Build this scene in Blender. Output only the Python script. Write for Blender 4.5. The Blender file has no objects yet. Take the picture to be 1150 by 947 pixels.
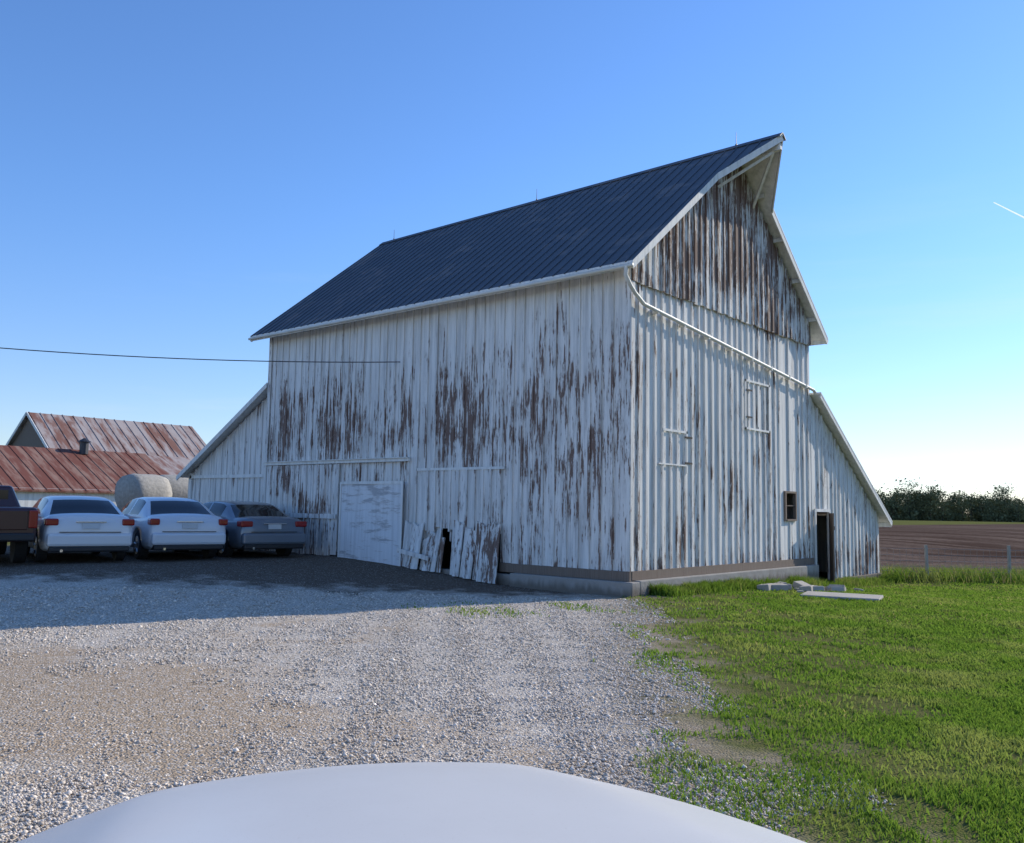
import bpy, math, random
import numpy as np
from mathutils import Vector, Matrix
random.seed(7); rng=np.random.default_rng(7)
sc=bpy.context.scene
COL=sc.collection
# ------------------------------------------------------------ node helpers
def newmat(name):
    m=bpy.data.materials.new(name); m.use_nodes=True
    nt=m.node_tree
    return m,nt,nt.nodes['Principled BSDF']
def N(nt,t,**k):
    n=nt.nodes.new(t)
    for a,b in k.items():
        if a=='ins':
            for i,v in b.items():
                if isinstance(v,bpy.types.NodeSocket): nt.links.new(v,n.inputs[i])
                else: n.inputs[i].default_value=v
        else: setattr(n,a,b)
    return n
def M(nt,op,a,b=0.0,c=0.0,clamp=False):
    n=N(nt,'ShaderNodeMath',operation=op,ins={0:a,1:b,2:c}); n.use_clamp=clamp
    return n.outputs[0]
def MIX(nt,f,a,b,mode='MIX'):
    n=N(nt,'ShaderNodeMix',data_type='RGBA',blend_type=mode)
    for i,v in ((0,f),(6,a),(7,b)):
        if isinstance(v,bpy.types.NodeSocket): nt.links.new(v,n.inputs[i])
        elif i==0: n.inputs[0].default_value=v
        else: n.inputs[i].default_value=(*v,1) if len(v)==3 else v
    return n.outputs[2]
def SS(nt,v,a,b):
    n=N(nt,'ShaderNodeMapRange',interpolation_type='SMOOTHSTEP',ins={0:v,1:a,2:b,3:0.0,4:1.0}); return n.outputs[0]
def OC(nt,scale=(1,1,1)):
    t=N(nt,'ShaderNodeTexCoord'); m=N(nt,'ShaderNodeMapping',ins={0:t.outputs['Object'],3:scale}); return m.outputs[0]
def NOI(nt,vec,scale=1.0,detail=4.0,rough=0.55):
    return N(nt,'ShaderNodeTexNoise',ins={'Vector':vec,'Scale':scale,'Detail':detail,'Roughness':rough}).outputs[0]
def BUMP(nt,h,st=0.3,dist=0.02):
    return N(nt,'ShaderNodeBump',ins={'Strength':st,'Distance':dist,'Height':h}).outputs[0]
def ATT(nt,name):
    return N(nt,'ShaderNodeAttribute',attribute_name=name).outputs['Fac']
def simple(name,col,rough=0.6,metal=0.0,var=0.12,scale=6.0,coat=0.0,bump=0.0,spec=.5):
    m,nt,b=newmat(name)
    n=NOI(nt,OC(nt),scale,5)
    c=MIX(nt,n,tuple(x*(1-var) for x in col),tuple(min(1,x*(1+var)) for x in col))
    nt.links.new(c,b.inputs['Base Color']); b.inputs['Roughness'].default_value=rough; b.inputs['Metallic'].default_value=metal
    b.inputs['Coat Weight'].default_value=coat;b.inputs['Specular IOR Level'].default_value=spec
    if bump: nt.links.new(BUMP(nt,n,bump,0.02),b.inputs['Normal'])
    return m
# ------------------------------------------------------------ mesh builder
class MB:
    def __init__(s): s.v=[];s.f=[];s.m=[];s.a=[];s.da=0.0
    def add(s,vs,fs,mi=0,att=None):
        o=len(s.v); s.v+= [tuple(p) for p in vs]; s.f+=[tuple(i+o for i in f) for f in fs]; s.m+=[mi]*len(fs)
        s.a+= att if att is not None else [s.da]*len(vs)
    def box(s,x0,x1,y0,y1,z0,z1,mi=0,mat=None):
        v=[Vector(p) for p in((x0,y0,z0),(x1,y0,z0),(x1,y1,z0),(x0,y1,z0),(x0,y0,z1),(x1,y0,z1),(x1,y1,z1),(x0,y1,z1))]
        if mat is not None: v=[mat@p for p in v]
        s.add(v,[(0,3,2,1),(4,5,6,7),(0,1,5,4),(1,2,6,5),(2,3,7,6),(3,0,4,7)],mi)
    def beam(s,p,q,w,h,mi=0,up=(0,0,1)):
        p=Vector(p);q=Vector(q);d=(q-p);L=d.length;d.normalize()
        r=d.cross(Vector(up)).normalized();u=r.cross(d)
        mt=Matrix(((r.x,d.x,u.x,p.x),(r.y,d.y,u.y,p.y),(r.z,d.z,u.z,p.z),(0,0,0,1)))
        s.box(-w/2,w/2,0,L,-h/2,h/2,mi,mt)
    def cyl(s,p,q,r0,r1=None,n=10,mi=0,cap=True):
        r1=r0 if r1 is None else r1
        p=Vector(p);q=Vector(q);d=(q-p).normalized()
        a=d.cross(Vector((0,0,1)) if abs(d.z)<.9 else Vector((1,0,0))).normalized();b=d.cross(a)
        vs=[];
        for c,r in((p,r0),(q,r1)):
            for i in range(n):
                t=2*math.pi*i/n; vs.append(c+a*math.cos(t)*r+b*math.sin(t)*r)
        fs=[(i,(i+1)%n,n+(i+1)%n,n+i) for i in range(n)]
        if cap: fs+=[tuple(range(n))[::-1],tuple(range(n,2*n))]
        s.add(vs,fs,mi)
    def build(s,name,mats,parent=None,smooth=False,bevel=0,attr=None,recalc=True):
        me=bpy.data.meshes.new(name); me.from_pydata(s.v,[],s.f)
        for m in mats: me.materials.append(m)
        me.polygons.foreach_set('material_index',s.m)
        if attr:
            a=me.attributes.new(attr,'FLOAT','POINT'); a.data.foreach_set('value',s.a)
        if smooth: me.polygons.foreach_set('use_smooth',[True]*len(s.f))
        me.update()
        if recalc:
            import bmesh
            bm=bmesh.new();bm.from_mesh(me);bmesh.ops.recalc_face_normals(bm,faces=bm.faces);bm.to_mesh(me);bm.free()
        ob=bpy.data.objects.new(name,me); COL.objects.link(ob)
        if parent: ob.parent=parent
        if bevel:
            b=ob.modifiers.new('b','BEVEL');b.width=bevel;b.segments=2;b.limit_method='ANGLE'
        return ob
def empty(name,loc=(0,0,0),rz=0):
    e=bpy.data.objects.new(name,None);e.location=loc;e.rotation_euler=(0,0,rz);COL.objects.link(e);return e
def npmesh(name,V,F,mat,att=None,parent=None):
    me=bpy.data.meshes.new(name); k=F.shape[1]
    me.vertices.add(len(V)); me.vertices.foreach_set('co',V.astype(np.float32).ravel())
    me.loops.add(F.size); me.loops.foreach_set('vertex_index',F.astype(np.int32).ravel())
    me.polygons.add(len(F)); me.polygons.foreach_set('loop_start',np.arange(0,F.size,k,dtype=np.int32))
    me.polygons.foreach_set('loop_total',np.full(len(F),k,dtype=np.int32))
    me.update(calc_edges=True)
    if att:
        for n,d in att.items():
            a=me.attributes.new(n,'FLOAT','POINT');a.data.foreach_set('value',d.astype(np.float32))
    me.materials.append(mat)
    ob=bpy.data.objects.new(name,me);COL.objects.link(ob)
    if parent: ob.parent=parent
    return ob
# ------------------------------------------------------------ terrain
def sst(a,b,x):
    t=np.clip((x-a)/(b-a),0,1);return t*t*(3-2*t)
def wob(x,y,s,ph=0):
    return (np.sin(x*s+1.3*np.sin(y*s*.7+ph)+ph)+np.sin(y*s*1.31+1.7*np.sin(x*s*.53+2*ph)+.5)+.6*np.sin((x+y)*s*2.1+ph*3))/2.6
def G(x,y):
    x=np.asarray(x,float);y=np.asarray(y,float)
    z=.33*sst(-2.0,-9,x)*sst(-14,-7,y)
    z=z-.38*sst(1.5,13,y)*sst(-16,-2,x)
    r=np.hypot(x,y)
    return z+.02*wob(x,y,.9)*sst(60,30,r)+.012*wob(x,y,2.7,1.)*sst(60,30,r)
FO=np.array([.85,14.8]);FU=np.array([.755,.656]);FV=np.array([-.656,.755])
def grass_d(x,y):
    d=(x-1.0)*.81+(y+1.4)*.58
    d=np.minimum(d,x-.12)
    d=np.maximum(d,(-18-x)); d=np.maximum(d,y-13.8)
    return d
def weedy_d(x,y):
    return np.maximum(1-np.hypot((x+.2)/2.2,(y+4.0)/1.3),1-np.hypot((x-.5)/1.6,(y+2.2)/1.0))
def dirt_d(x,y):
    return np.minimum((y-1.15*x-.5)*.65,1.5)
def tan_d(x,y):
    a=1.25-np.hypot((x-2.2)/3.0,(y+11.0)/2.1)
    u=(x+.45*(y+8)); t=np.maximum(.5-abs(u-1.2)/.5,.5-abs(u+.7)/.5)*.7
    c=.9-np.hypot((x-5.9)/1.3,(y+4.9)/1.1)
    return np.maximum(np.maximum(a,t),c)+.55*wob(x,y,.8,.7)+.25*wob(x,y,2.7,2.)
def field_d(x,y):
    v=(x-FO[0])*FV[0]+(y-FO[1])*FV[1]
    return np.where(x>-30+0*v, v,-5)
cs=np.concatenate([np.arange(-30,30.01,.5),30+np.geomspace(1,7000,40)])
cs=np.concatenate([-(30+np.geomspace(1,7000,40))[::-1],cs])
X,Y=np.meshgrid(cs,cs,indexing='ij');n=len(cs)
Z=G(X,Y)
V=np.stack([X.ravel(),Y.ravel(),Z.ravel()],1)
i,j=np.meshgrid(np.arange(n-1),np.arange(n-1),indexing='ij');a=(i*n+j).ravel()
F=np.stack([a,a+n,a+n+1,a+1],1)
m,nt,b=newmat('ground_gravel_grass')
oc=OC(nt)
vo=N(nt,'ShaderNodeTexVoronoi',ins={'Vector':oc,'Scale':55.0})
vr=N(nt,'ShaderNodeSeparateColor',ins={0:vo.outputs['Color']}).outputs[0]
gcol=MIX(nt,vr,(.33,.275,.215),(.75,.68,.585))
mid=NOI(nt,oc,1.6,6,.6); fine=NOI(nt,oc,60,4,.7); m3=NOI(nt,oc,9,5,.65)
tan=MIX(nt,m3,(.31,.225,.145),(.52,.41,.295)); tan=MIX(nt,SS(nt,vr,.76,.84),tan,(.6,.53,.45))
tf=SS(nt,M(nt,'ADD',ATT(nt,'tan_d'),M(nt,'MULTIPLY',M(nt,'SUBTRACT',mid,.5),1.6)),-.1,.7)
gcol=MIX(nt,M(nt,'MULTIPLY',tf,.95),gcol,tan)
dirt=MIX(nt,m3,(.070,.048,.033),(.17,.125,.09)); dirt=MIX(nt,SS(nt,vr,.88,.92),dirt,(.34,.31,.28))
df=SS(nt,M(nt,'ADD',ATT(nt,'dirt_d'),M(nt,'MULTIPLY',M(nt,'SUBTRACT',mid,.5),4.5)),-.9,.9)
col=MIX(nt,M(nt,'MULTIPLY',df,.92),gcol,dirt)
gr=MIX(nt,NOI(nt,oc,5.0,5),(.075,.115,.022),(.20,.17,.075))
gf=SS(nt,M(nt,'ADD',ATT(nt,'grass_d'),M(nt,'MULTIPLY',M(nt,'SUBTRACT',mid,.5),3.6)),-.5,1.2)
soil=MIX(nt,m3,(.17,.125,.078),(.33,.255,.17))
gs_=SS(nt,M(nt,'ADD',ATT(nt,'grass_d'),M(nt,'MULTIPLY',M(nt,'SUBTRACT',m3,.5),2.5)),-1.1,.2)
col=MIX(nt,M(nt,'MULTIPLY',gs_,.75),col,soil)
col=MIX(nt,gf,col,gr)
# ploughed field: furrows run across, with crop-residue streaks
fmap=N(nt,'ShaderNodeMapping',ins={0:oc,2:(0,0,math.radians(-41))}).outputs[0]
fs2=N(nt,'ShaderNodeMapping',ins={0:fmap,3:(.05,.45,1)}).outputs[0]
fr=NOI(nt,fs2,1.0,6,.65); ff=NOI(nt,oc,3,5,.7)
fc=MIX(nt,SS(nt,fr,.35,.65),(.070,.045,.034),(.19,.14,.11)); fc=MIX(nt,M(nt,'MULTIPLY',SS(nt,ff,.45,.65),.6),fc,(.060,.040,.030))
col=MIX(nt,SS(nt,ATT(nt,'field_d'),-.4,.6),col,fc)
nt.links.new(col,b.inputs['Base Color']); b.inputs['Roughness'].default_value=1.0; b.inputs['Specular IOR Level'].default_value=.0
h=M(nt,'ADD',M(nt,'MULTIPLY',vo.outputs['Distance'],-.8),M(nt,'ADD',M(nt,'MULTIPLY',fine,.5),M(nt,'MULTIPLY',m3,1.2)))
nt.links.new(BUMP(nt,h,.7,.02),b.inputs['Normal'])
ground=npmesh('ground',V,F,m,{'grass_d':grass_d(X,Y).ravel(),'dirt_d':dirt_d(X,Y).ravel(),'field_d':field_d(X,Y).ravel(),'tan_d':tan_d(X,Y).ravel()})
ground.data.polygons.foreach_set('use_smooth',[True]*len(F))
# ------------------------------------------------------------ camera
CX,CY,CZ=9.67,-14.65,1.65
hd=math.radians(41.0); Fh=Vector((-math.sin(hd),math.cos(hd),0)); Rt=Vector((math.cos(hd),math.sin(hd),0))
th=math.atan(.0975); roll=math.radians(1.0)
Fw=Fh*math.cos(th)+Vector((0,0,math.sin(th))); Up=Rt.cross(Fw)
r2=Rt*math.cos(roll)+Up*math.sin(roll); u2=Up*math.cos(roll)-Rt*math.sin(roll)
cam=bpy.data.cameras.new('camera');co=bpy.data.objects.new('camera',cam);COL.objects.link(co)
bk=-Fw
co.matrix_world=Matrix(((r2.x,u2.x,bk.x,CX),(r2.y,u2.y,bk.y,CY),(r2.z,u2.z,bk.z,CZ),(0,0,0,1)))
cam.sensor_width=36;cam.lens=36*1000/1150;cam.clip_start=.05;cam.clip_end=30000
sc.camera=co
# ------------------------------------------------------------ light
az=math.atan2(.27,1.0); el=math.radians(27)
S=Vector((math.sin(az)*math.cos(el),math.cos(az)*math.cos(el),math.sin(el)))
sl=bpy.data.lights.new('sun','SUN');sl.energy=5.0;sl.angle=math.radians(.5);sl.color=(1,.92,.79)
so=bpy.data.objects.new('sun',sl);COL.objects.link(so);so.rotation_euler=S.to_track_quat('Z','Y').to_euler()
w=bpy.data.worlds.new('World');sc.world=w;w.use_nodes=True;nt=w.node_tree
sk=N(nt,'ShaderNodeTexSky',sky_type='NISHITA',sun_disc=False,sun_elevation=el,sun_rotation=az)
sk.air_density=1.0;sk.dust_density=.1;sk.ozone_density=1.4
bg=nt.nodes['Background']
tc=N(nt,'ShaderNodeTexCoord')
sz_=N(nt,'ShaderNodeSeparateXYZ',ins={0:tc.outputs['Generated']}).outputs[2]
tcol=MIX(nt,SS(nt,sz_,-.02,.35),(.80,.88,1.16),(.70,1.0,1.44))
tint=MIX(nt,1.0,sk.outputs[0],tcol,'MULTIPLY')
cn=NOI(nt,N(nt,'ShaderNodeMapping',ins={0:tc.outputs['Generated'],3:(1.6,1.6,14)}).outputs[0],1.0,6,.6)
cf=M(nt,'MULTIPLY',M(nt,'MULTIPLY',SS(nt,cn,.50,.78),M(nt,'SUBTRACT',1.0,SS(nt,sz_,.12,.40))),.22)
cl_=MIX(nt,cf,tint,(5.8,6.0,6.4))
nt.links.new(cl_,bg.inputs[0]);bg.inputs[1].default_value=.15
sc.view_settings.view_transform='Standard';sc.view_settings.look='None';sc.view_settings.exposure=0
# ------------------------------------------------------------ barn materials
def peel_mat(name,hs=(15,15,1.35),thr=.60,paint=(.80,.78,.74),wa=(.145,.078,.055),wb=(.25,.19,.16),gr=.64):
    m,nt,b=newmat(name)
    s=NOI(nt,OC(nt,hs),1.0,7,.66)
    s2=NOI(nt,OC(nt,(hs[0]*4,hs[1]*4,hs[2]*6)),1.0,4,.65)
    L=NOI(nt,OC(nt),.75,4,.6)
    v=M(nt,'ADD',s,M(nt,'MULTIPLY',M(nt,'SUBTRACT',s2,.5),.32))
    v=M(nt,'ADD',v,M(nt,'MULTIPLY',M(nt,'SUBTRACT',L,.5),.52))
    v=M(nt,'ADD',v,ATT(nt,'peel'))
    k=SS(nt,v,thr,thr+.025)
    grime=NOI(nt,OC(nt,(8,8,.45)),1.0,6,.68)
    pc=MIX(nt,SS(nt,grime,.36,.72),paint,tuple(x*gr for x in paint))
    halo=SS(nt,v,thr-.09,thr); pc=MIX(nt,M(nt,'MULTIPLY',halo,.42),pc,(.42,.37,.33))
    grain=NOI(nt,OC(nt,(60,60,2.5)),1.0,4,.6)
    wc=MIX(nt,grain,wa,wb)
    nt.links.new(MIX(nt,k,pc,wc),b.inputs['Base Color']); b.inputs['Roughness'].default_value=.8
    b.inputs['Specular IOR Level'].default_value=.2
    hh=M(nt,'ADD',M(nt,'MULTIPLY',k,-1.0),M(nt,'MULTIPLY',grain,.5))
    nt.links.new(BUMP(nt,hh,.5,.006),b.inputs['Normal'])
    return m
SID=peel_mat('peeling_white_paint')
TRIM=peel_mat('trim_white_paint',hs=(3,3,3),thr=.78,paint=(.80,.79,.75),gr=.75)
BARE=peel_mat('weathered_bare_wood',thr=.20,wa=(.12,.08,.058),wb=(.27,.22,.18))
DARKW=simple('dark_interior_wood',(.05,.042,.035),.9)
m,nt,b=newmat('foundation_concrete');CONC=m
c1=MIX(nt,NOI(nt,OC(nt),3,6,.65),(.22,.20,.18),(.42,.40,.37))
zz=N(nt,'ShaderNodeSeparateXYZ',ins={0:OC(nt)}).outputs[2]
st_=M(nt,'ADD',zz,M(nt,'MULTIPLY',NOI(nt,OC(nt,(4,4,1)),1.5,4),-.35))
c1=MIX(nt,M(nt,'MULTIPLY',M(nt,'SUBTRACT',1.0,SS(nt,st_,-.15,.05)),.75),c1,(.13,.105,.08))
nt.links.new(c1,b.inputs['Base Color']);b.inputs['Roughness'].default_value=.95;b.inputs['Specular IOR Level'].default_value=.1
nt.links.new(BUMP(nt,NOI(nt,OC(nt),14,6,.7),.6,.02),b.inputs['Normal'])
def roofmat(name,base,rust,amt,hs=(.8,.8,.8),metal=.3,rough=.5,sp=.12):
    m,nt,b=newmat(name)
    s=NOI(nt,OC(nt,hs),1.0,7,.65); st=NOI(nt,OC(nt,(hs[0]*3,hs[1]*3,hs[2]*6)),1.0,5)
    k=SS(nt,M(nt,'ADD',s,M(nt,'MULTIPLY',M(nt,'SUBTRACT',st,.5),.4)),amt,amt+sp)
    c=MIX(nt,NOI(nt,OC(nt),2.0,5),tuple(x*.8 for x in base),tuple(x*1.2 for x in base))
    nt.links.new(MIX(nt,k,c,rust),b.inputs['Base Color']); b.inputs['Roughness'].default_value=rough; b.inputs['Metallic'].default_value=metal
    return m
ROOF=roofmat('slate_blue_metal_roof',(.085,.10,.12),(.15,.145,.15),.52,rough=.6)
barn=empty('white_barn')
L=12.35;W=8.8;RY=4.4;RZ=10.38;SL=.81
def rz(y): return RZ-SL*abs(y-RY)
def wall(mb,mp,a0,a1,zb,zt,peel,step=.3,d0=-.03,d1=0.0,bat=True,nz=12):
    a=a0
    while a<a1-1e-3:
        b_=min(a+step*random.uniform(.90,1.10),a1)
        if a1-b_<.1:b_=a1
        dj=random.uniform(0,.012);rp=random.uniform(-.07,.06)
        def strip(p,q,dd0,dd1,ex):
            vs=[];at=[]
            if callable(zb): zb0=zb((p+q)/2)
            else: zb0=zb
            zb0+=random.uniform(-.02,.02);zb1=zb0;sk_=random.uniform(-.006,.006)
            for t in range(nz+1):
                f=t/nz
                z0=zb0+(zt(p)-zb0)*f;z1=zb1+(zt(q)-zb1)*f
                vs+=[mp(p+sk_*f,dd0,z0),mp(q+sk_*f,dd0,z1),mp(q+sk_*f,dd1,z1),mp(p+sk_*f,dd1,z0)]
                at+=[peel((p+q)/2,(z0+z1)/2)+ex]*4
            fs=[(3,2,1,0),(4*nz,4*nz+1,4*nz+2,4*nz+3)]
            for t in range(nz):
                o=4*t
                for i in range(4): fs.append((o+i,o+(i+1)%4,o+4+(i+1)%4,o+4+i))
            mb.add(vs,fs,0,at)
        strip(a+.002,b_-.002,d0,d1+dj,rp)
        if bat and b_<a1-.05 and random.random()>.02:
            strip(b_-.026,b_+.026,d1+dj-.012,d1+.034+random.uniform(0,.012),rp*.4+.02)
        a=b_
def g2(v,c,s): return math.exp(-((v-c)/s)**2)
def peelF(x,z):
    p=-.065
    p+=.135*g2(z,3.9,1.15)*(1 if x<-3.5 else .62)
    if x>-4.5: p+=.07*g2(z,2.4,2.2)
    else: p+=.05*g2(z,2.0,1.4)
    if x>-1.0: p+=.05
    if z>5.4: p-=.06*min(1,(z-5.4)/.6)
    if z<.9: p+=.06
    return p
def peelG(y,z):
    if z>6.15: return .135 if z>6.9 else .08
    p=-.03
    if z>5.1: p-=.05
    if y<.35: p+=.1
    if z<.9: p+=.08
    p+=.05*g2(y,2,2)*g2(z,2.5,1.6)
    return p
mpF=lambda a,d,z:(a,-d,z)
mpG=lambda a,d,z:(d,a,z)
mb=MB()
hole=lambda x: (random.uniform(.85,1.2) if (-5.5<x<-4.4 or -3.95<x<-3.3) else .46)
wall(mb,mpF,-L,0,hole,lambda a:6.78,peelF)
mb.build('front_wall_siding',[SID],barn,attr='peel')
mb=MB()
WY0,WY1,WZ0,WZ1=7.10,7.70,1.50,2.16
ztg=lambda a:min(6.3,rz(a)-.1)
wall(mb,mpG,.0,WY0,.46,ztg,peelG,nz=12)
wall(mb,mpG,WY0,WY1,.46,lambda a:WZ0,peelG,nz=4)
wall(mb,mpG,WY0,WY1,WZ1,ztg,peelG,nz=8)
wall(mb,mpG,WY1,W,.46,ztg,peelG,nz=12)
mb.build('gable_wall_siding',[SID],barn,attr='peel')
mb=MB()
wall(mb,lambda a,d,z:(d+.06,a,z),.0,W,lambda y:6.2,lambda a:rz(a)-.12,peelG,nz=8,step=.28)
mb.build('upper_gable_siding',[SID],barn,attr='peel')
LZ=lambda y:4.93-(y-W)*.625
mb=MB()
wall(mb,mpG,W+.02,W+.15,-.2,lambda a:LZ(a)-.1,peelG)
wall(mb,mpG,W+.15,W+1.13,lambda y:1.72,lambda a:LZ(a)-.1,peelG)
wall(mb,mpG,W+1.13,14.0,lambda y:-.2,lambda a:LZ(a)-.1,peelG,nz=8)
mb.build('lean_to_siding',[SID],barn,attr='peel')
LX=lambda x:5.12-(-L-x)*.545
mb=MB()
wall(mb,lambda a,d,z:(a,.25-d,z),-16.9,-L-.01,.25,lambda a:LX(a)-.08,lambda x,z:-.06,nz=8)
mb.build('rear_lean_to_siding',[SID],barn,attr='peel')
mb=MB()
mb.box(-L,-.05,W-.02,W+.04,-.3,6.7)
vs=[(-L+.03,.05,.0),(-L+.03,W-.05,.0),(-L+.03,W-.05,6.7),(-L+.03,RY,RZ-.12),(-L+.03,.05,6.7)]
mb.add(vs+[(v[0]-.05,v[1],v[2]) for v in vs],[(0,1,2,3,4),(9,8,7,6,5)]+[(i,(i+1)%5,5+(i+1)%5,5+i) for i in range(5)])
mb.box(-L,-.05,13.95,14.0,-.6,1.6)
vs=[(-L,W,-.5),(-L,14,-.5),(-L,14,1.6),(-L,W,4.8)]
mb.add(vs+[(v[0]-.04,v[1],v[2]) for v in vs],[(0,1,2,3),(7,6,5,4)]+[(i,(i+1)%4,4+(i+1)%4,4+i) for i in range(4)])
mb.box(-16.95,-16.9,.25,W,.0,2.55)
vs=[(-16.9,W,0),(-L,W,0),(-L,W,5.0),(-16.9,W,2.55)]
mb.add(vs+[(v[0],v[1]+.04,v[2]) for v in vs],[(0,1,2,3),(7,6,5,4)]+[(i,(i+1)%4,4+(i+1)%4,4+i) for i in range(4)])
mb.build('back_walls',[TRIM],barn,attr='peel')
mb=MB(); mb.box(-L+.1,-.1,.1,W-.1,-.3,.02); mb.box(-L+.1,-.1,W+.1,13.9,-.6,-.22)
mb.box(-7,-3,1.2,1.25,0,6);mb.box(-.9,-.85,5.5,8.7,0,4)
mb.build('barn_floor_and_partitions',[DARKW],barn)
mb=MB()
mb.box(-2.9,.19,-.19,.1,-.6,.28);mb.box(-.1,.191,.1,W,-.7,.30)
mb.box(-L,-2.9,-.07,.1,-.6,.24)
mb.box(-.1,.10,W,W+.15,-1,-.12);mb.box(-.1,.10,W+1.13,14.0,-1,-.14)
mb.build('foundation',[CONC],barn,bevel=.02)
mb=MB()
mb.box(-3.3,.05,-.06,.02,.285,.47);mb.box(-.02,.06,.02,W,.305,.475)
mb.build('sill_boards',[BARE],barn,attr='peel')
mb=MB();mb.da=.03
mb.box(-.09,.045,-.056,-.042,.48,6.7);mb.box(.042,.056,-.042,.09,.48,6.2)
mb.box(-L-.03,-L+.1,-.056,-.034,.3,6.7)
mb.build('corner_boards',[SID],barn,attr='peel')
mb=MB()
mb.box(-12.3,-6.25,-.11,-.045,2.74,2.82)
mb.box(-12.3,-6.25,-.16,-.04,2.82,2.84)
mb.box(-5.95,-3.2,-.10,-.045,2.50,2.56)
for (y0,y1,z0,z1) in((1.15,2.15,2.45,3.35),(4.86,6.2,3.62,4.82)):
    mb.box(.045,.06,y0,y1,z1-.05,z1)
    if y0>3: mb.box(.045,.06,y0,y1,z0,z0+.05)
    mb.box(.045,.06,y1-.06,y1,z0,z1)
    if y0>3: mb.box(.045,.06,y0,y0+.05,z0,z1); mb.box(.05,.068,(y0+y1)/2-.02,(y0+y1)/2+.03,z0+.1,z1-.1)
mb.box(.045,.062,1.0,2.1,2.6,2.63)
mb.box(.03,.07,W+.10,W+.18,-.2,1.78);mb.box(.03,.07,W+1.08,W+1.16,-.2,1.78);mb.box(.03,.07,W+.18,W+1.08,1.70,1.78)
mb.box(-16.9,-L-.02,.19,.215,2.42,2.52)
mb.box(-16.95,-16.8,.19,.24,.2,2.6)
mb.build('trim_boards',[TRIM],barn,attr='peel')
mb=MB()
for (y,z) in((4.9,3.9),(4.9,4.55),(2.02,2.65),(2.02,3.2)): mb.box(.06,.072,y,y+.3,z,z+.04)
mb.build('hatch_hinges',[DARKW],barn)
mb=MB()
mb.box(-.03,.055,WY0-.05,WY0+.02,WZ0-.05,WZ1+.05);mb.box(-.03,.055,WY1-.02,WY1+.05,WZ0-.05,WZ1+.05);mb.box(-.03,.055,WY0+.02,WY1-.02,WZ1,WZ1+.05);mb.box(-.03,.07,WY0+.02,WY1-.02,WZ0-.05,WZ0)
mb.box(.0,.02,WY0+.02,WY1-.02,1.83,1.85)
mb.build('small_window',[BARE],barn,attr='peel')
mb=MB();mt=Matrix.Translation((.05,W+1.08,-.18))@Matrix.Rotation(math.radians(-62),4,'Z')
for k in range(4): mb.box(k*.22+.003,(k+1)*.22-.003,0,.03,0,1.85,0,mt)
mb.box(0,.88,.03,.05,.3,.4,0,mt);mb.box(0,.88,.03,.05,1.4,1.5,0,mt)
mb.build('lean_to_door',[BARE],barn,attr='peel')
mb=MB()
wall(mb,lambda a,d,z:(a,-.075-d,z),-12.2,-8.95,.35,lambda a:2.72,lambda x,z:.05,step=.27,nz=6)
wall(mb,lambda a,d,z:(a,-.065-d,z),-5.85,-3.3,lambda x:random.uniform(1.0,1.2),lambda a:2.5,lambda x,z:.02,step=.25,nz=6)
mb.box(-12.2,-8.95,-.135,-.115,1.3,1.42)
mb.build('sliding_doors',[SID],barn,attr='peel')
NEWP=peel_mat('door_panel_paint',hs=(1.5,1.5,9),thr=.60,paint=(.74,.75,.76),wa=(.38,.38,.39),wb=(.5,.5,.51),gr=.8)
mb=MB();mb.box(-8.72,-6.4,-.15,-.11,.22,2.22);mb.build('panel_door',[NEWP],barn,attr='peel',bevel=.006)
mb=MB();mb.box(-8.76,-8.70,-.17,-.152,.2,2.25);mb.box(-6.42,-6.36,-.17,-.152,.2,2.25);mb.box(-8.7,-6.42,-.17,-.152,2.19,2.26)
mb.build('panel_door_frame',[TRIM],barn,attr='peel')
mb=MB()
x=-6.3
while x<-3.25:
    wd=random.uniform(.13,.24);h=random.uniform(1.05,1.42);lean=random.uniform(.05,.2);tw=random.uniform(-.04,.05)
    if -5.9<x<-5.1: h*=random.uniform(.75,.95);tw+=.05
    if not(-5.10<x<-4.84 or -3.60<x<-3.45):
        g0=float(G(x,-.4))+0.02
        p=[(x,-lean-.12,g0),(x+wd,-lean-.12,g0),(x+wd+tw,-.115,h+random.uniform(-.1,.1)),(x+tw,-.115,h+random.uniform(-.1,.1))]
        vs=p+[(a_,b_-.025,c_) for a_,b_,c_ in p]
        mb.add(vs,[(0,1,2,3),(7,6,5,4)]+[(i,(i+1)%4,4+(i+1)%4,4+i) for i in range(4)],0,[random.uniform(-.02,.12)]*8)
    x+=wd*random.uniform(.82,.98)
mb.beam((-6.3,-.34,.62),(-5.2,-.38,.48),.03,.10,0)
mb.build('broken_boards',[SID],barn,attr='peel')
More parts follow.
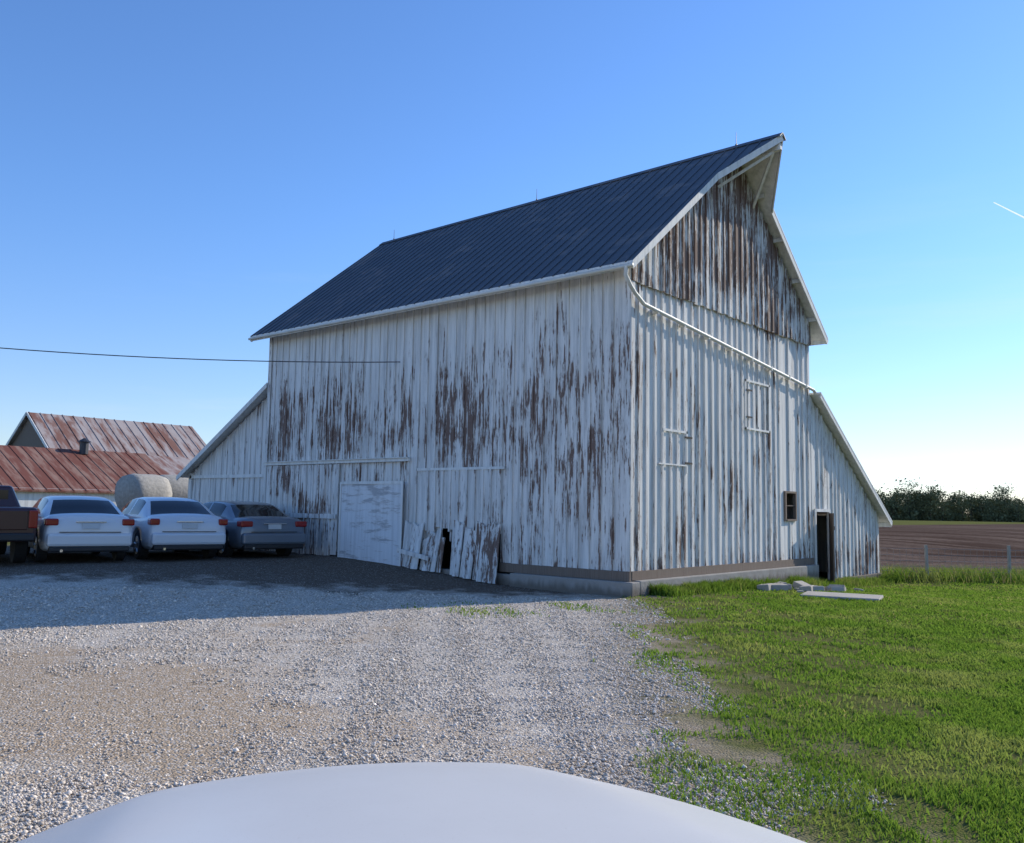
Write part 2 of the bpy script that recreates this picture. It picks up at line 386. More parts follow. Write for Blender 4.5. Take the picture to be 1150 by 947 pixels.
# --- roof
def slab(mb,pts,zf,t0,t1,mi_top,mi_other):
    n=len(pts);vs=[(x,y,zf(x,y)+t1) for x,y in pts]+[(x,y,zf(x,y)+t0) for x,y in pts]
    mb.add(vs,[tuple(range(n))],mi_top);mb.add(vs,[tuple(range(n,2*n))[::-1]]+[(i,n+i,n+(i+1)%n,(i+1)%n) for i in range(n)],mi_other)
mb=MB();zf=lambda x,y:rz(y)
E=.46;XO=.36;XB=-12.75;HT=1.28;HY=1.42
front=[(XB,-E),(XO,-E),(XO,RY-HY),(HT,RY),(XB,RY)]
back=[(XB,RY),(HT,RY),(XO,RY+HY),(XO,W+E),(XB,W+E)]
slab(mb,front,zf,-.025,.025,0,1);slab(mb,back,zf,-.025,.025,0,1)
x=XB+.05
while x<HT:
    yy=-E-.02 if x<XO else RY-HY*(HT-x)/(HT-XO)
    if RY-yy>.1:
        mb.beam((x,yy,rz(yy)+.035),(x,RY,RZ+.035),.03,.022,0)
        mb.beam((x,2*RY-yy,rz(yy)+.035),(x,RY,RZ+.035),.03,.022,0)
    x+=.30
for s in(-1,1):
    mb.beam((XB,RY+s*.09,RZ-.02),(HT,RY+s*.09,RZ-.02),.2,.015,0,up=(0,s*SL,1))
mb.build('metal_roof',[ROOF,TRIM],barn)
mb=MB()
def rake(pts,h=.12):
    for p,q in zip(pts[:-1],pts[1:]):
        P=Vector((p[0],p[1],rz(p[1])-.03-h/2));Q=Vector((q[0],q[1],rz(q[1])-.03-h/2)); mb.beam(P,Q,.03,h,0)
rake([(XO-.02,-E),(XO-.02,RY-HY),(HT-.02,RY)],.11);rake([(XO-.02,W+E),(XO-.02,RY+HY),(HT-.02,RY)],.15)
rake([(XB+.02,-E),(XB+.02,RY)])
mb.box(XB,XO-.04,-E+.0,-E+.03,rz(-E)-.12,rz(-E)-.03)
mb.box(XB,XO-.04,W+E-.03,W+E,rz(-E)-.14,rz(-E)-.03)
mb.beam((.1,RY,RZ-.33),(HT-.05,RY,RZ-.27),.1,.16)
mb.beam((.08,RY-.9,RZ-1.25),(HT-.25,RY,RZ-.36),.06,.06);mb.beam((.08,RY+.9,RZ-1.25),(HT-.25,RY,RZ-.36),.06,.06)
for k in range(9):
    y_=.2+k*1.05
    mb.beam((.0,y_,rz(y_)-.10),(XO-.05,y_,rz(y_)-.10),.06,.10)
x=XB+.4
while x<0:
    mb.beam((x,-E+.04,rz(-E)-.07),(x,-.03,rz(-.03)-.07),.05,.09,0);x+=.61
mb.build('fascia_and_rafters',[TRIM],barn,attr='peel')
GUT=simple('white_gutter_metal',(.66,.64,.58),.55,var=.2,scale=3)
mb=MB();gy=-E-.04;gz=rz(-E)-.06
mb.cyl((XB,gy,gz),(XO+.02,gy,gz-.02),.035,n=10)
mb.build('gutter',[GUT],barn,smooth=True)
cu=bpy.data.curves.new('downspout','CURVE');cu.dimensions='3D';cu.bevel_depth=.042;cu.use_fill_caps=True
sp=cu.splines.new('POLY');pp=[(XO-.12,gy,gz-.02),(XO-.14,gy,gz-.2),(.2,-.3,gz-.36),(.17,-.1,gz-.46),(.155,.25,gz-.62),(.13,8.75,4.98),(.13,9.0,4.86)]
sp.points.add(len(pp)-1)
for p,q in zip(sp.points,pp): p.co=(*q,1)
cu.materials.append(GUT);o=bpy.data.objects.new('downspout',cu);COL.objects.link(o);o.parent=barn
mb=MB()
for k in range(8):
    t=(k+.5)/8;yy=.25+8.5*t;zz_=gz-.62+(4.98-gz+.62)*t; mb.box(.03,.18,yy-.02,yy+.02,zz_-.055,zz_+.055)
mb.build('downspout_brackets',[GUT],barn)
mb=MB()
slab(mb,[(-12.5,W+.05),(.30,W+.05),(.30,14.4),(-12.5,14.4)],lambda x,y:LZ(y),-.025,.025,0,1)
mb.beam((.28,W+.05,LZ(W)-.10),(.28,14.38,LZ(14.38)-.085),.03,.13,1)
mb.box(-12.5,.26,14.36,14.39,LZ(14.4)-.16,LZ(14.4)-.03,1)
slab(mb,[(-17.2,-.1),(-L-.02,-.1),(-L-.02,W+.2),(-17.2,W+.2)],lambda x,y:LX(x),-.025,.025,0,1)
mb.beam((-17.2,-.09,LX(-17.2)-.08),(-L-.03,-.09,LX(-L)-.08),.03,.10,1,up=(0,0,1))
mb.build('lean_to_roofs',[ROOF,TRIM],barn)
DM=simple('dark_metal',(.06,.06,.065),.5,metal=.6)
mb=MB()
for x in(.1,-6.1,-12.2): mb.cyl((x,RY,RZ),(x,RY,RZ+.38),.010,.005,6);mb.cyl((x,RY,RZ+.0),(x,RY,RZ+.08),.04,.02,6)
mb.build('lightning_rods',[DM],barn)
# ------------------------------------------------------------ power line
cu=bpy.data.curves.new('overhead_wire','CURVE');cu.dimensions='3D';cu.bevel_depth=.012
p0=Vector((-6.7,-.06,5.2));p1=Vector((-15.5,-10,5.42));sp=cu.splines.new('POLY');sp.points.add(20)
for k in range(21):
    t=k/20;q=p0.lerp(p1,t);q.z-=.22*4*t*(1-t);sp.points[k].co=(*q,1)
cu.materials.append(DM);o=bpy.data.objects.new('overhead_wire',cu);COL.objects.link(o)
mb=MB();mb.cyl((-15.5,-10.1,-.3),(-15.5,-10.1,5.9),.15,.11,12);mb.build('utility_pole',[BARE],smooth=False,attr='peel')
# ------------------------------------------------------------ old farm sheds
RUST=roofmat('rusty_roof',(.36,.31,.29),(.19,.085,.06),.43,hs=(.25,1.3,.25),metal=.0,rough=.8,sp=.2)
RUST2=roofmat('rusty_red_roof',(.26,.15,.11),(.16,.048,.028),.38,hs=(.3,2.0,.3),metal=.0,rough=.8,sp=.2)
sh=empty('rusty_roof_shed')
mb=MB()
x0,x1,xr=-46.2,-39.6,-42.9
for s,(xa,za) in enumerate(((x0,4.3),(x1,4.3))):
    vs=[(xa,4.8,za),(xr,4.8,6.5),(xr,14.7,6.5),(xa,14.7,za)];mb.add(vs+[(a_,b_,c_-.08) for a_,b_,c_ in vs],[(0,1,2,3),(7,6,5,4)]+[(i,4+i,4+(i+1)%4,(i+1)%4) for i in range(4)],0)
    y=4.9
    while y<14.7: mb.beam((xa,y,za+.02),(xr,y,6.52),.04,.03,0);y+=.6
for y in(5.0,14.5):
    vs=[(x0+.2,y,0),(x1-.2,y,0),(x1-.2,y,4.3),(xr,y,6.4),(x0+.2,y,4.3)];mb.add(vs,[(0,1,2,3,4)],2 if y<6 else 1)
mb.box(x1-.25,x1-.2,5,14.5,0,4.3,1);mb.box(x0+.2,x0+.25,5,14.5,0,4.3,1)
mb.beam((x0,4.78,4.25),(xr,4.78,6.45),.04,.16,1);mb.beam((x1,4.78,4.25),(xr,4.78,6.45),.04,.16,1)
mb.build('shed_main',[RUST,TRIM,BARE],sh,recalc=False,attr='peel')
mb=MB()
vs=[(-38.7,-9,4.35),(-38.7,9.6,4.35),(-33.6,9.6,2.1),(-33.6,-9,2.1)];mb.add(vs+[(a_,b_,c_-.08) for a_,b_,c_ in vs],[(3,2,1,0),(4,5,6,7)]+[(i,4+i,4+(i+1)%4,(i+1)%4) for i in range(4)],0)
y=-8.9
while y<9.6: mb.beam((-33.6,y,2.11),(-38.7,y,4.36),.04,.03,0);y+=.6
mb.box(-33.9,-33.8,-8.8,9.4,0,2.2,1);mb.box(-39,-33.8,9.3,9.4,0,2.1,1);mb.box(-39,-38.8,-8.8,9.4,0,4.3,1)
mb.cyl((-38.2,6.0,4.1),(-38.2,6.0,4.75),.22,n=12,mi=2);mb.cyl((-38.2,6.0,4.75),(-38.2,6.0,4.95),.36,.05,n=12,mi=2)
vs=[(-39.4,9.6,4.3),(-39.4,15.2,4.3),(-36.2,15.2,2.9),(-36.2,9.6,2.9)];mb.add(vs+[(a_,b_,c_-.08) for a_,b_,c_ in vs],[(3,2,1,0),(4,5,6,7)]+[(i,4+i,4+(i+1)%4,(i+1)%4) for i in range(4)],3)
mb.box(-36.5,-36.4,9.6,15,0,2.9,1)
mb.build('shed_extension',[RUST2,TRIM,DM,RUST],sh,recalc=False,attr='peel')
# hay bales
HAY=simple('weathered_hay',(.36,.34,.30),.95,var=.45,scale=9,bump=.9)
for k,(bx,by,bz) in enumerate(((-22.5,2.5,.75),(-23.1,4.2,.75),(-23.9,1.0,.75),(-23.5,3.2,2.02),(-22.9,1.7,1.97))):
    mb=MB();n=20;rr=.78
    for q in range(6):
        x_=-.75+q*.3;r_=rr*(1 if 0<q<5 else .9)
        for i in range(n):
            t=2*math.pi*i/n;jr=r_*(1+random.uniform(-.04,.04)); mb.v.append((x_,math.cos(t)*jr,math.sin(t)*jr*.93));mb.a.append(0.)
    for q in range(5):
        for i in range(n): mb.f.append((q*n+i,q*n+(i+1)%n,(q+1)*n+(i+1)%n,(q+1)*n+i));mb.m.append(0)
    mb.f+=[tuple(range(n))[::-1],tuple(range(5*n,6*n))];mb.m+=[0,0]
    o=mb.build('round_hay_bale',[HAY],smooth=True);o.location=(bx,by,bz);o.rotation_euler=(0,0,math.radians(60+k*9))
# ------------------------------------------------------------ vehicles
RUB=simple('tyre_rubber',(.02,.02,.021),.8);RIM=simple('alloy_rim',(.45,.46,.48),.35,metal=.8)
RED=simple('red_tail_light',(.30,.010,.010),.15,coat=.3);BLK=simple('black_plastic',(.02,.02,.022),.5)
GLS=simple('car_window_glass',(.012,.014,.016),.06,spec=.35);PLT=simple('licence_plate',(.6,.62,.62),.5);CHR=simple('chrome',(.7,.7,.7),.15,metal=1.)
def loft(stations,prof,name,mat,parent,sub=1):
    mb=MB();rings=[]
    for s in stations: rings.append(prof(*s))
    full=[]
    for r,s in zip(rings,stations):
        pts=[(s[0],y,z) for y,z in r]+[(s[0],-y,z) for y,z in r[-2:0:-1]]
        full.append(pts)
    nn=len(full[0])
    for p in full: mb.v+=p;mb.a+=[0.]*nn
    for q in range(len(full)-1):
        for i in range(nn): mb.f.append((q*nn+i,q*nn+(i+1)%nn,(q+1)*nn+(i+1)%nn,(q+1)*nn+i));mb.m.append(0)
    mb.f+=[tuple(range(nn))[::-1],tuple(range((len(full)-1)*nn,len(full)*nn))];mb.m+=[0,0]
    o=mb.build(name,[mat],parent,smooth=True)
    if sub:
        s_=o.modifiers.new('s','SUBSURF');s_.levels=sub;s_.render_levels=sub
    return o,nn
def apply_all(o):
    dg=bpy.context.evaluated_depsgraph_get();me=bpy.data.meshes.new_from_object(o.evaluated_get(dg));o.modifiers.clear();o.data=me
def cut(o,cyls):
    apply_all(o)
    for (x,z,r) in cyls:
        mb=MB();mb.cyl((x,-1.2,z),(x,1.2,z),r,n=28);c=mb.build('tmp',[BLK]);c.parent=o.parent
        bpy.context.view_layer.update()
        b_=o.modifiers.new('c','BOOLEAN');b_.object=c;b_.operation='DIFFERENCE';b_.solver='EXACT'
        apply_all(o);bpy.data.objects.remove(c)
def wheels(par,xs,r,tw,wid=.2):
    for k,(x,s) in enumerate([(x,s) for x in xs for s in(-1,1)]):
        mb=MB();y0=s*(tw-wid);y1=s*tw
        mb.cyl((x,y0,r),(x,y1-s*.02,r),r,n=28);mb.cyl((x,y1-s*.02,r),(x,y1,r),r,r*.93,n=28)
        mb.cyl((x,y1-s*.03,r),(x,y1+s*.004,r),r*.66,n=20,mi=1)
        for q in range(5):
            a_=q*2*math.pi/5+.3;mb.beam((x+math.cos(a_)*.08,y1+s*.008,r+math.sin(a_)*.08),(x+math.cos(a_)*r*.6,y1+s*.008,r+math.sin(a_)*r*.6),.02,.03,2,up=(0,1,0))
        mb.build('wheel_%d'%(k+1),[RUB,RIM,CHR],par,bevel=.008)
def sedan(paint,loc,ang,hs=1.0,tl=.60):
    e=empty('parked_car',loc,math.radians(ang))
    st=[(0.0,.74,.36,.72),(.03,.84,.28,.96),(.14,.885,.24,1.04),(.5,.905,.21,1.055),(1.2,.91,.20,1.02),(2.4,.91,.20,.98),(3.3,.91,.20,.96),(3.9,.90,.20,.88),(4.35,.87,.22,.76),(4.6,.77,.26,.66),(4.72,.5,.34,.56)]
    def pr(x,w,lo,tp):
        h=tp-lo
        return [(0,lo),(w*.86,lo),(w*.96,lo+.1*h),(w*.995,lo+.3*h),(w,lo+.55*h),(w*.965,lo+.82*h),(w*.90,lo+.97*h),(w*.6,tp+.015),(0,tp+.03)]
    st=[(a_,b_,c_,d_*hs) for a_,b_,c_,d_ in st]
    o,_=loft(st,pr,'body',paint,e,1)
    cut(o,[(1.02,.34,.385),(3.75,.34,.385)])
    gs=[(.52,.98),(.66,1.03),(1.0,1.20),(1.32,1.355),(1.5,1.405),(1.72,1.43),(2.2,1.45),(2.28,1.45),(2.75,1.43),(2.95,1.395),(3.35,1.17),(3.6,1.01),(3.72,.96)]
    mb=MB();rings=[]
    for x,zr in gs:
        zr*=hs;f=max(0,min(1,(zr-.96)/(.49)));zb=.93
        r=[(.84,zb),(.82,min(zb+.09,zr-.02)),(.82-.20*f,zr-.055*(.3+.7*f)),(.74-.22*f,zr-.012),(.35,zr),(0,zr+.008)]
        rings.append([(x,y,z) for y,z in r]+[(x,-y,z) for y,z in r[-2::-1]])
    nn=len(rings[0])
    for p in rings: mb.v+=p;mb.a+=[0.]*nn
    for q in range(len(rings)-1):
        xa,xb=gs[q][0],gs[q+1][0]
        for i in range(nn-1):
            sec=i if i<5 else nn-2-i
            mi=0
            if sec==1 and ((1.32<=xa and xb<=2.21) or (2.28<=xa and xb<=3.36)): mi=1
            if sec in(3,4) and ((.66<=xa and xb<=1.33) or (2.95<=xa and xb<=3.61)): mi=1
            mb.f.append((q*nn+i,q*nn+i+1,(q+1)*nn+i+1,(q+1)*nn+i));mb.m.append(mi)
    mb.build('greenhouse',[paint,GLS],e,smooth=True)
    for s in(-1,1):
        mb=MB();y0,y1=sorted((s*tl,s*.872));mb.box(-.012,.26,y0,y1,.81*hs,.955*hs);mb.build('tail_light',[RED],e,bevel=.03)
        mb=MB();y0,y1=sorted((s*.90,s*1.04));mb.box(3.0,3.12,y0,y1,.98,1.1);mb.build('side_mirror',[paint],e,bevel=.03)
        mb=MB()
        for x in(1.75,2.75): y0,y1=sorted((s*.895,s*.925));mb.box(x,x+.2,y0,y1,.80,.825)
        mb.build('door_handles',[paint],e,bevel=.008)
        mb=MB();y0,y1=sorted((s*.50,s*.80));mb.box(4.45,4.58,y0,y1,.58,.70);mb.build('head_light',[PLT],e,bevel=.03)
    mb=MB();mb.box(-.075,.3,-.83,.83,.36,.64);mb.build('rear_bumper',[paint],e,bevel=.06)
    mb=MB();mb.box(-.05,.25,-.78,.78,.25,.37);mb.build('rear_valance',[BLK],e,bevel=.03)
    mb=MB();mb.box(-.022,.0,-.17,.17,.73,.85);mb.build('licence_plate',[PLT],e,bevel=.004)
    mb=MB();mb.box(-.03,.0,-.30,.30,.875*hs,.90*hs);mb.build('trunk_trim',[CHR],e,bevel=.006)
    mb=MB();mb.box(-.02,.0,-.60,.60,.655,.67);mb.build('trunk_seam',[BLK],e)
    mb=MB();mb.cyl((-.07,.55,.28),(.2,.55,.28),.03,n=10);mb.build('exhaust_pipe',[CHR],e)
    wheels(e,(1.02,3.75),.325,.89)
    return e
def paint(name,c,metal=0.): return simple(name,c,.28,metal=metal,var=.03,coat=.6)
PW=paint('white_car_paint',(.72,.72,.72));PW2=paint('pearl_white_car_paint',(.66,.69,.73));PS=paint('silver_blue_car_paint',(.17,.20,.24),.3)
def rest(x,y): return float(G(x,y))
sedan(PW,(-9.5,-6.13,.33),166,.99,.62)
sedan(PW2,(-9.3,-3.98,.33),167,1.0,.66)
sedan(PS,(-9.1,-1.85,.31),172,.97,.56)
e=empty('pickup_truck',(-9.9,-8.10,.30),math.radians(167))
PD=paint('dark_red_pickup_paint',(.05,.007,.008))
mb=MB();mb.box(0,5.5,-.98,.98,.5,1.2);b1=mb.build('bed_and_hood',[PD],e,bevel=.07);cut(b1,[(1.2,.45,.5),(4.5,.45,.5)])
mb=MB();vs=[(1.95,.94,1.15),(4.1,.94,1.15),(3.4,.74,1.66),(2.1,.74,1.66)];vs2=[(a_,-b_,c_) for a_,b_,c_ in vs]
mb.add(vs+vs2,[(0,1,2,3),(7,6,5,4),(0,4,5,1),(1,5,6,2),(2,6,7,3),(3,7,4,0)]);mb.build('cab',[PD],e,bevel=.06)
mb=MB();mb.box(2.01,2.05,-.66,.66,1.3,1.56);mb.box(2.3,3.4,.80,.90,1.28,1.52);mb.build('windows',[GLS],e)
for s in(-1,1):
    mb=MB();y0,y1=sorted((s*.82,s*.985));mb.box(-.045,.1,y0,y1,.78,1.14);mb.build('tail_light',[RED],e,bevel=.02)
mb=MB();mb.box(-.14,.1,-.93,.93,.52,.68);mb.build('rear_bumper',[BLK],e,bevel=.03)
mb=MB();mb.box(-.03,.0,-.8,.8,.74,1.14);mb.build('tailgate',[PD],e,bevel=.02)
wheels(e,(1.2,4.5),.40,.96,.25)
# foreground white car (its bonnet and front end)
fh=hd+math.radians(18.5)
FC=Vector((CX,CY,0))+Rt*.38
e=empty('white_car',(FC.x,FC.y,0),fh+math.pi/2)
st=[(.85,.95,.5,1.125),(1.3,.95,.32,1.10),(1.6,.95,.30,1.078),(1.9,.945,.30,1.052),(2.2,.93,.30,1.018),(2.45,.90,.30,.982),(2.65,.84,.30,.940),(2.8,.75,.30,.86),(2.88,.66,.32,.74),(2.93,.56,.36,.58)]
def pr(x,w,lo,tp):
    h=tp-lo;k=max(0,(x-1.4))*.040
    return [(0,lo),(w*.9,lo),(w,lo+.2*h),(w*1.0,lo+.5*h),(w*.985,lo+.74*h),(w*.945,tp-.115-k),(w*.85,tp-.054-k),(w*.60,tp-.016-k*.45),(w*.54,tp-.002-k*.3),(w*.28,tp+.003),(0,tp+.012)]
m,nt,b=newmat('hood_white_paint');CP=m
b.inputs['Roughness'].default_value=.42;b.inputs['Coat Weight'].default_value=.15;b.inputs['Coat Roughness'].default_value=.12;b.inputs['Specular IOR Level'].default_value=.35
nn_=NOI(nt,OC(nt),3,6,.6);dd_=NOI(nt,OC(nt),120,3,.7)
hc=MIX(nt,nn_,(.58,.57,.55),(.66,.65,.63));hc=MIX(nt,M(nt,'MULTIPLY',SS(nt,dd_,.60,.75),.3),hc,(.42,.39,.34));nt.links.new(hc,b.inputs['Base Color'])
o,_=loft(st,pr,'front_body',CP,e,2);cut(o,[(2.0,.34,.38)])
wheels(e,(2.0,),.33,.92)
for s in(-1,1):
    mb=MB();y0,y1=sorted((s*.45,s*.76));mb.box(2.6,2.86,y0,y1,.60,.74);mb.build('head_light',[PLT],e,bevel=.04)
mb=MB();mb.box(2.85,2.95,-.38,.38,.60,.70);mb.box(2.85,2.96,-.5,.5,.38,.50);mb.build('grille',[BLK],e,bevel=.02)
# ------------------------------------------------------------ gravel stones
def scatter(nn,d0,d1,a0,a1,pw=1.0):
    d=d0*(d1/d0)**(rng.random(nn)**pw);t=hd+math.pi/2-np.radians(rng.uniform(a0,a1,nn))
    return CX+np.cos(t)*d,CY+np.sin(t)*d,d
x,y,d=scatter(270000,2.8,17,-42,34)
tp=np.clip(.95-1.25*(tan_d(x,y)+.3*wob(x,y,5.,1.)),.05,1)*.9
k=(grass_d(x,y)+.8*wob(x,y,2.3)-.4*rng.random(len(x))<.15)&(y<-.3)&(dirt_d(x,y)+.8*wob(x,y,1.4)<.7*rng.random(len(x))-.3)&(rng.random(len(x))<tp)
x,y,d=x[k],y[k],d[k];n=len(x)
r=rng.uniform(.004,.010,n)*(1+.055*d)*np.where(rng.random(n)<.05,1.7,1)
base=np.array([(1,0,0),(0,1,0),(-1,0,0),(0,-1,0),(0,0,.75),(0,0,-.6),],float)
q=rng.random(n)*6.28;c,s=np.cos(q),np.sin(q)
B=base[None]*(1+rng.uniform(-.35,.35,(n,6,3)))+rng.uniform(-.2,.2,(n,6,3));
VX=(B[...,0]*c[:,None]-B[...,1]*s[:,None])*r[:,None]+x[:,None];VY=(B[...,0]*s[:,None]+B[...,1]*c[:,None])*r[:,None]*1.0+y[:,None]
VZ=B[...,2]*r[:,None]+G(x,y)[:,None]+r[:,None]*.2
V=np.stack([VX,VY,VZ],-1).reshape(-1,3)
f=np.array([(0,1,4),(1,2,4),(2,3,4),(3,0,4),(1,0,5),(2,1,5),(3,2,5),(0,3,5)])
F=(np.arange(n)[:,None,None]*6+f[None]).reshape(-1,3)
m,nt,b=newmat('gravel_stone');c1=MIX(nt,ATT(nt,'rnd'),(.37,.305,.24),(.82,.73,.63));nt.links.new(c1,b.inputs['Base Color']);b.inputs['Roughness'].default_value=.95;b.inputs['Specular IOR Level'].default_value=.1
npmesh('gravel',V,F,m,{'rnd':np.repeat(rng.random(n),6)})
# ------------------------------------------------------------ grass
def blades(name,x,y,h,wd,mat,rnd):
    n=len(x);a=rng.random(n)*6.28;l=rng.uniform(.2,.9,n)*h;la=rng.random(n)*6.28
    z=G(x,y)-.005;dx=np.cos(a)*wd;dy=np.sin(a)*wd
    P0=np.stack([x-dx,y-dy,z],1);P1=np.stack([x+dx,y+dy,z],1)
    mx=x+np.cos(la)*l*.35;my=y+np.sin(la)*l*.35
    P2=np.stack([mx+dx*.8,my+dy*.8,z+h*.6],1);P3=np.stack([mx-dx*.8,my-dy*.8,z+h*.6],1)
    P4=np.stack([x+np.cos(la)*l,y+np.sin(la)*l,z+h],1)
    V=np.stack([P0,P1,P2,P3,P4],1).reshape(-1,3);o=np.arange(n)[:,None]*5
    F=np.concatenate([o+np.array([[0,1,2]]),o+np.array([[0,2,3]]),o+np.array([[3,2,4]])])
    return npmesh(name,V,F,mat,{'rnd':np.repeat(rnd,5)})
def grassmat(name,c0,c1,cd,tr):
    m,nt,b=newmat(name);nt.nodes.remove(b);out=[q for q in nt.nodes if q.type=='OUTPUT_MATERIAL'][0]
    r=ATT(nt,'rnd');c=MIX(nt,r,c0,c1);c=MIX(nt,SS(nt,r,.86,.94),c,cd)
    L_=NOI(nt,OC(nt),.8,5,.6);c=MIX(nt,SS(nt,L_,.47,.68),c,tuple(a_*.6+b_*.4 for a_,b_ in zip(c1,cd)))
    L2=NOI(nt,OC(nt),2.2,4,.6);c=MIX(nt,M(nt,'MULTIPLY',SS(nt,L2,.52,.7),.5),c,tuple(x_*.55 for x_ in c0))
    d_=N(nt,'ShaderNodeBsdfDiffuse',ins={0:c});t_=N(nt,'ShaderNodeBsdfTranslucent',ins={0:MIX(nt,1.0,c,tr,'MULTIPLY')})
    mx=N(nt,'ShaderNodeMixShader',ins={0:.4,1:d_.outputs[0],2:t_.outputs[0]});nt.links.new(mx.outputs[0],out.inputs[0]);return m
GM=grassmat('grass_blades',(.095,.175,.026),(.185,.275,.052),(.34,.29,.15),(1.5,1.5,1.0))
x,y,d=scatter(700000,3.2,34,-30,50)
gd=grass_d(x,y)+.9*wob(x,y,2.0,.4)+.5*wob(x,y,6.,1.)
v=(x-FO[0])*FV[0]+(y-FO[1])*FV[1]
bare=(np.hypot((x-5.9)/.9,(y+4.6)/.4)<1)|(np.hypot((x-6.9)/.6,(y+6.6)/.35)<1)|(np.hypot((x-5.2)/1.2,(y+2.8)/.35)<1)|(wob(x,y,1.7,5.)>.90)|((grass_d(x,y)<2.6)&(wob(x,y,2.9,3.)>.55))
inb=(x<.2)&(y>-.2)
wd_=(weedy_d(x,y)+.3*wob(x,y,4.)>.35+.7*rng.random(len(x)))&(rng.random(len(x))<.25)
k=((gd>rng.random(len(x))*2.8)|wd_)&(v<.3)&~inb&~(bare&(rng.random(len(x))<.8))&(x>-6)
x,y,d=x[k],y[k],d[k]
h=(.022+.016*(wob(x,y,3.,2.)+.6)+.014*rng.random(len(x)))*(1+.010*d);h=np.clip(h,.016,.08)
blades('grass',x,y,h,.0020+.0006*d,GM,np.clip(rng.random(len(x))*.75+.25*(wob(x,y,1.1,3.)*.5+.5),0,1))
WM=grassmat('weed_blades',(.08,.15,.02),(.16,.24,.045),(.30,.25,.14),(1.4,1.4,1.0))
t=rng.uniform(.4,13.8,22000);off=np.abs(rng.normal(0,.25,len(t)))
kk=(wob(t*1.2,t*0,1.5)+rng.random(len(t))*1.2>.45);t=t[kk];off=off[kk]
x1_=.2+off;y1_=t;h1=rng.uniform(.06,.24,len(t))*(1+.5*wob(t,t,2.))
t2=rng.uniform(-1,34,26000);o2=rng.normal(.15,.5,len(t2));x2_=FO[0]+FU[0]*t2+FV[0]*o2;y2_=FO[1]+FU[1]*t2+FV[1]*o2;h2=rng.uniform(.08,.55,len(t2))
xx=np.concatenate([x1_,x2_]);yy=np.concatenate([y1_,y2_]);hh=np.concatenate([h1,h2])
rn=np.concatenate([rng.random(len(t))*.9,rng.uniform(.5,1,len(t2))])
blades('weeds',xx,yy,hh,np.full(len(xx),.009),WM,rn)
# ------------------------------------------------------------ fence
fe=empty('wire_fence');mb=MB()
PST=simple('fence_post_wood',(.36,.33,.29),.9,var=.3)
for k in range(16):
    u=.35+k*2.55;px=FO[0]+FU[0]*u;py=FO[1]+FU[1]*u;g0=float(G(px,py));l=random.uniform(-.04,.04)
    mb.cyl((px,py,g0-.2),(px+l,py+l,g0+1.12+random.uniform(-.05,.08)),.055,.05,8)
mb.build('posts',[PST],fe)
mb=MB();pa=Vector((FO[0]-FU[0]*1.1,FO[1]-FU[1]*1.1,-.38));pb=Vector((FO[0]+FU[0]*41,FO[1]+FU[1]*41,-.38))
for hz in(.15,.3,.45,.62,.8,1.0): mb.cyl(pa+Vector((0,0,hz)),pb+Vector((0,0,hz)),.005,n=4)
for k in range(210):
    q=pa.lerp(pb,k/210);mb.cyl(q+Vector((0,0,.15)),q+Vector((0,0,1.0)),.004,n=3,cap=False)
WIR=simple('galvanised_wire',(.30,.29,.28),.6,metal=.3)
mb.build('wires',[WIR],fe)
# ------------------------------------------------------------ slab, rubble
SLB=simple('slab_concrete',(.36,.33,.29),.95,var=.3,scale=5,bump=.5)
mb=MB();mb.box(-.75,.75,-.5,.5,-.1,.06);o=mb.build('concrete_slab',[SLB],bevel=.02);o.location=(2.75,3.6,rest(2.95,3.8));o.rotation_euler=(0,0,.25)
mb=MB()
for k in range(22):
    px=random.uniform(.5,2.1);py=random.uniform(3.6,7.2);s=random.uniform(.06,.20);g0=rest(px,py)
    mt=Matrix.Translation((px,py,g0+s*.3))@Matrix.Rotation(random.uniform(0,3),4,'Z')@Matrix.Rotation(random.uniform(-.4,.4),4,'X');mb.box(-s,s,-s*.7,s*.7,-s*.4,s*.4,0,mt)
mb.build('rubble_blocks',[SLB],bevel=.02)
# ------------------------------------------------------------ field strip and far trees
def fp(u,v,z): return (FO[0]+FU[0]*u+FV[0]*v,FO[1]+FU[1]*u+FV[1]*v,z)
DG=simple('dry_grass_strip',(.27,.26,.15),1.0,var=.3,scale=.3,spec=0.)
ZF=float(G(60,150))
mb=MB();mb.add([fp(-10,64,ZF+.08),fp(260,58,ZF+.08),fp(260,74,ZF+.08),fp(-10,84,ZF+.08)],[(0,1,2,3)]);mb.add([fp(-10,200,ZF+.08),fp(460,200,ZF+.08),fp(460,260,ZF+.08),fp(-10,260,ZF+.08)],[(0,1,2,3)])
mb.build('dry_grass_strip',[DG])
m,nt,b=newmat('distant_foliage');r=ATT(nt,'rnd');c=MIX(nt,r,(.08,.095,.05),(.22,.22,.11));nt.links.new(c,b.inputs['Base Color']);b.inputs['Roughness'].default_value=1.;b.inputs['Specular IOR Level'].default_value=0
tb=MB();LV=[];LR=[]
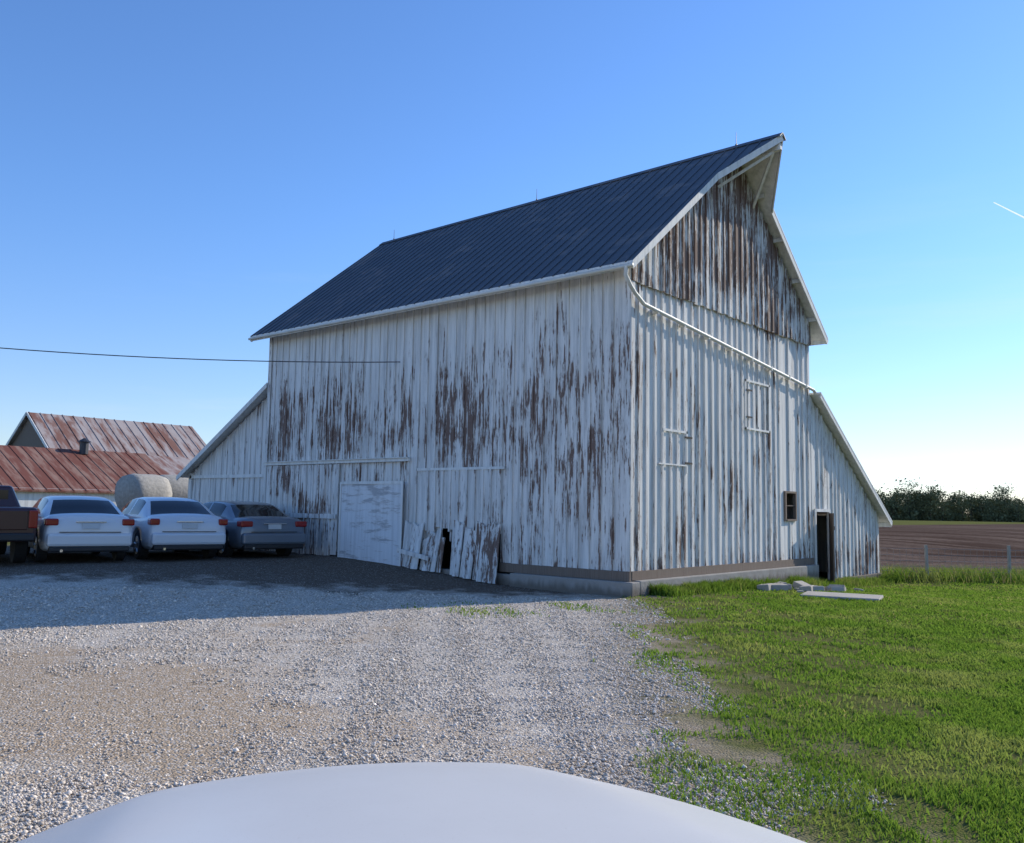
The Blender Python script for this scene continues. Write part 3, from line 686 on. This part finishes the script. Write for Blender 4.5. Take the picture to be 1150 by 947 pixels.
for k in range(330):
    u=random.uniform(58,210);vv=random.choice((212,222,236))+random.uniform(-5,5);H=random.uniform(5.8,8.8)*(1.0+.2*math.sin(u*.13+vv))
    if u<92:H*=.85
    if random.random()<.12:H*=1.2
    shrub=random.random()<.4
    if shrub:H=random.uniform(2.4,4.6)
    bx,by,_=fp(u,vv,0);top=Vector((bx,by,ZF+H*.92));tb.cyl((bx,by,ZF-.3),top,.14,.03,6)
    cl=[]
    for q in range(random.randint(8,12)):
        aa=random.uniform(0,6.28);rr=random.uniform(.2,1)*H*.36;zz=ZF+H*random.uniform(.06,.95)
        rr*=(1.15-(zz-ZF)/H*.7);c_=Vector((bx+math.cos(aa)*rr,by+math.sin(aa)*rr,zz));cl.append(c_)
        tb.cyl(Vector((bx,by,ZF+H*.3)).lerp(top,random.random()*.6),c_,.06,.02,4)
    for c_ in cl:
        nl=105;P=rng.normal(0,1,(nl,3))*H*.095*np.array([1.2,1.2,.9])+np.array(c_)
        LV.append(P);LR.append(np.clip(rng.random(nl)*.4+random.random()*.6,0,1))
P=np.concatenate(LV);R_=np.concatenate(LR);n=len(P);sz=rng.uniform(.12,.32,(n,1))
tri=P[:,None,:]+rng.normal(0,1,(n,3,3))*sz[:,:,None]*.8
P3=tri.reshape(-1,3);P3[:,2]=np.maximum(P3[:,2],ZF)
far=empty('distant_trees')
npmesh('tree_foliage',P3,np.arange(n*3).reshape(-1,3),m,{'rnd':np.repeat(R_,3)},far)
tb.build('tree_trunks',[DARKW],far)
# contrail; emission stands in for sunlight on its backlit side
m,nt,b=newmat('contrail_sunlit_glow');b.inputs['Base Color'].default_value=(.9,.9,.9,1);b.inputs['Emission Color'].default_value=(.85,.9,1,1);b.inputs['Emission Strength'].default_value=.8
def dirp(r_,e_,D): return Vector((CX,CY,CZ))+ (Fh+Rt*r_)*D+Vector((0,0,e_*D))
mb=MB();mb.cyl(dirp(.553,.362,8000),dirp(.64,.318,8000),4,11,8);mb.build('contrail',[m],smooth=True)
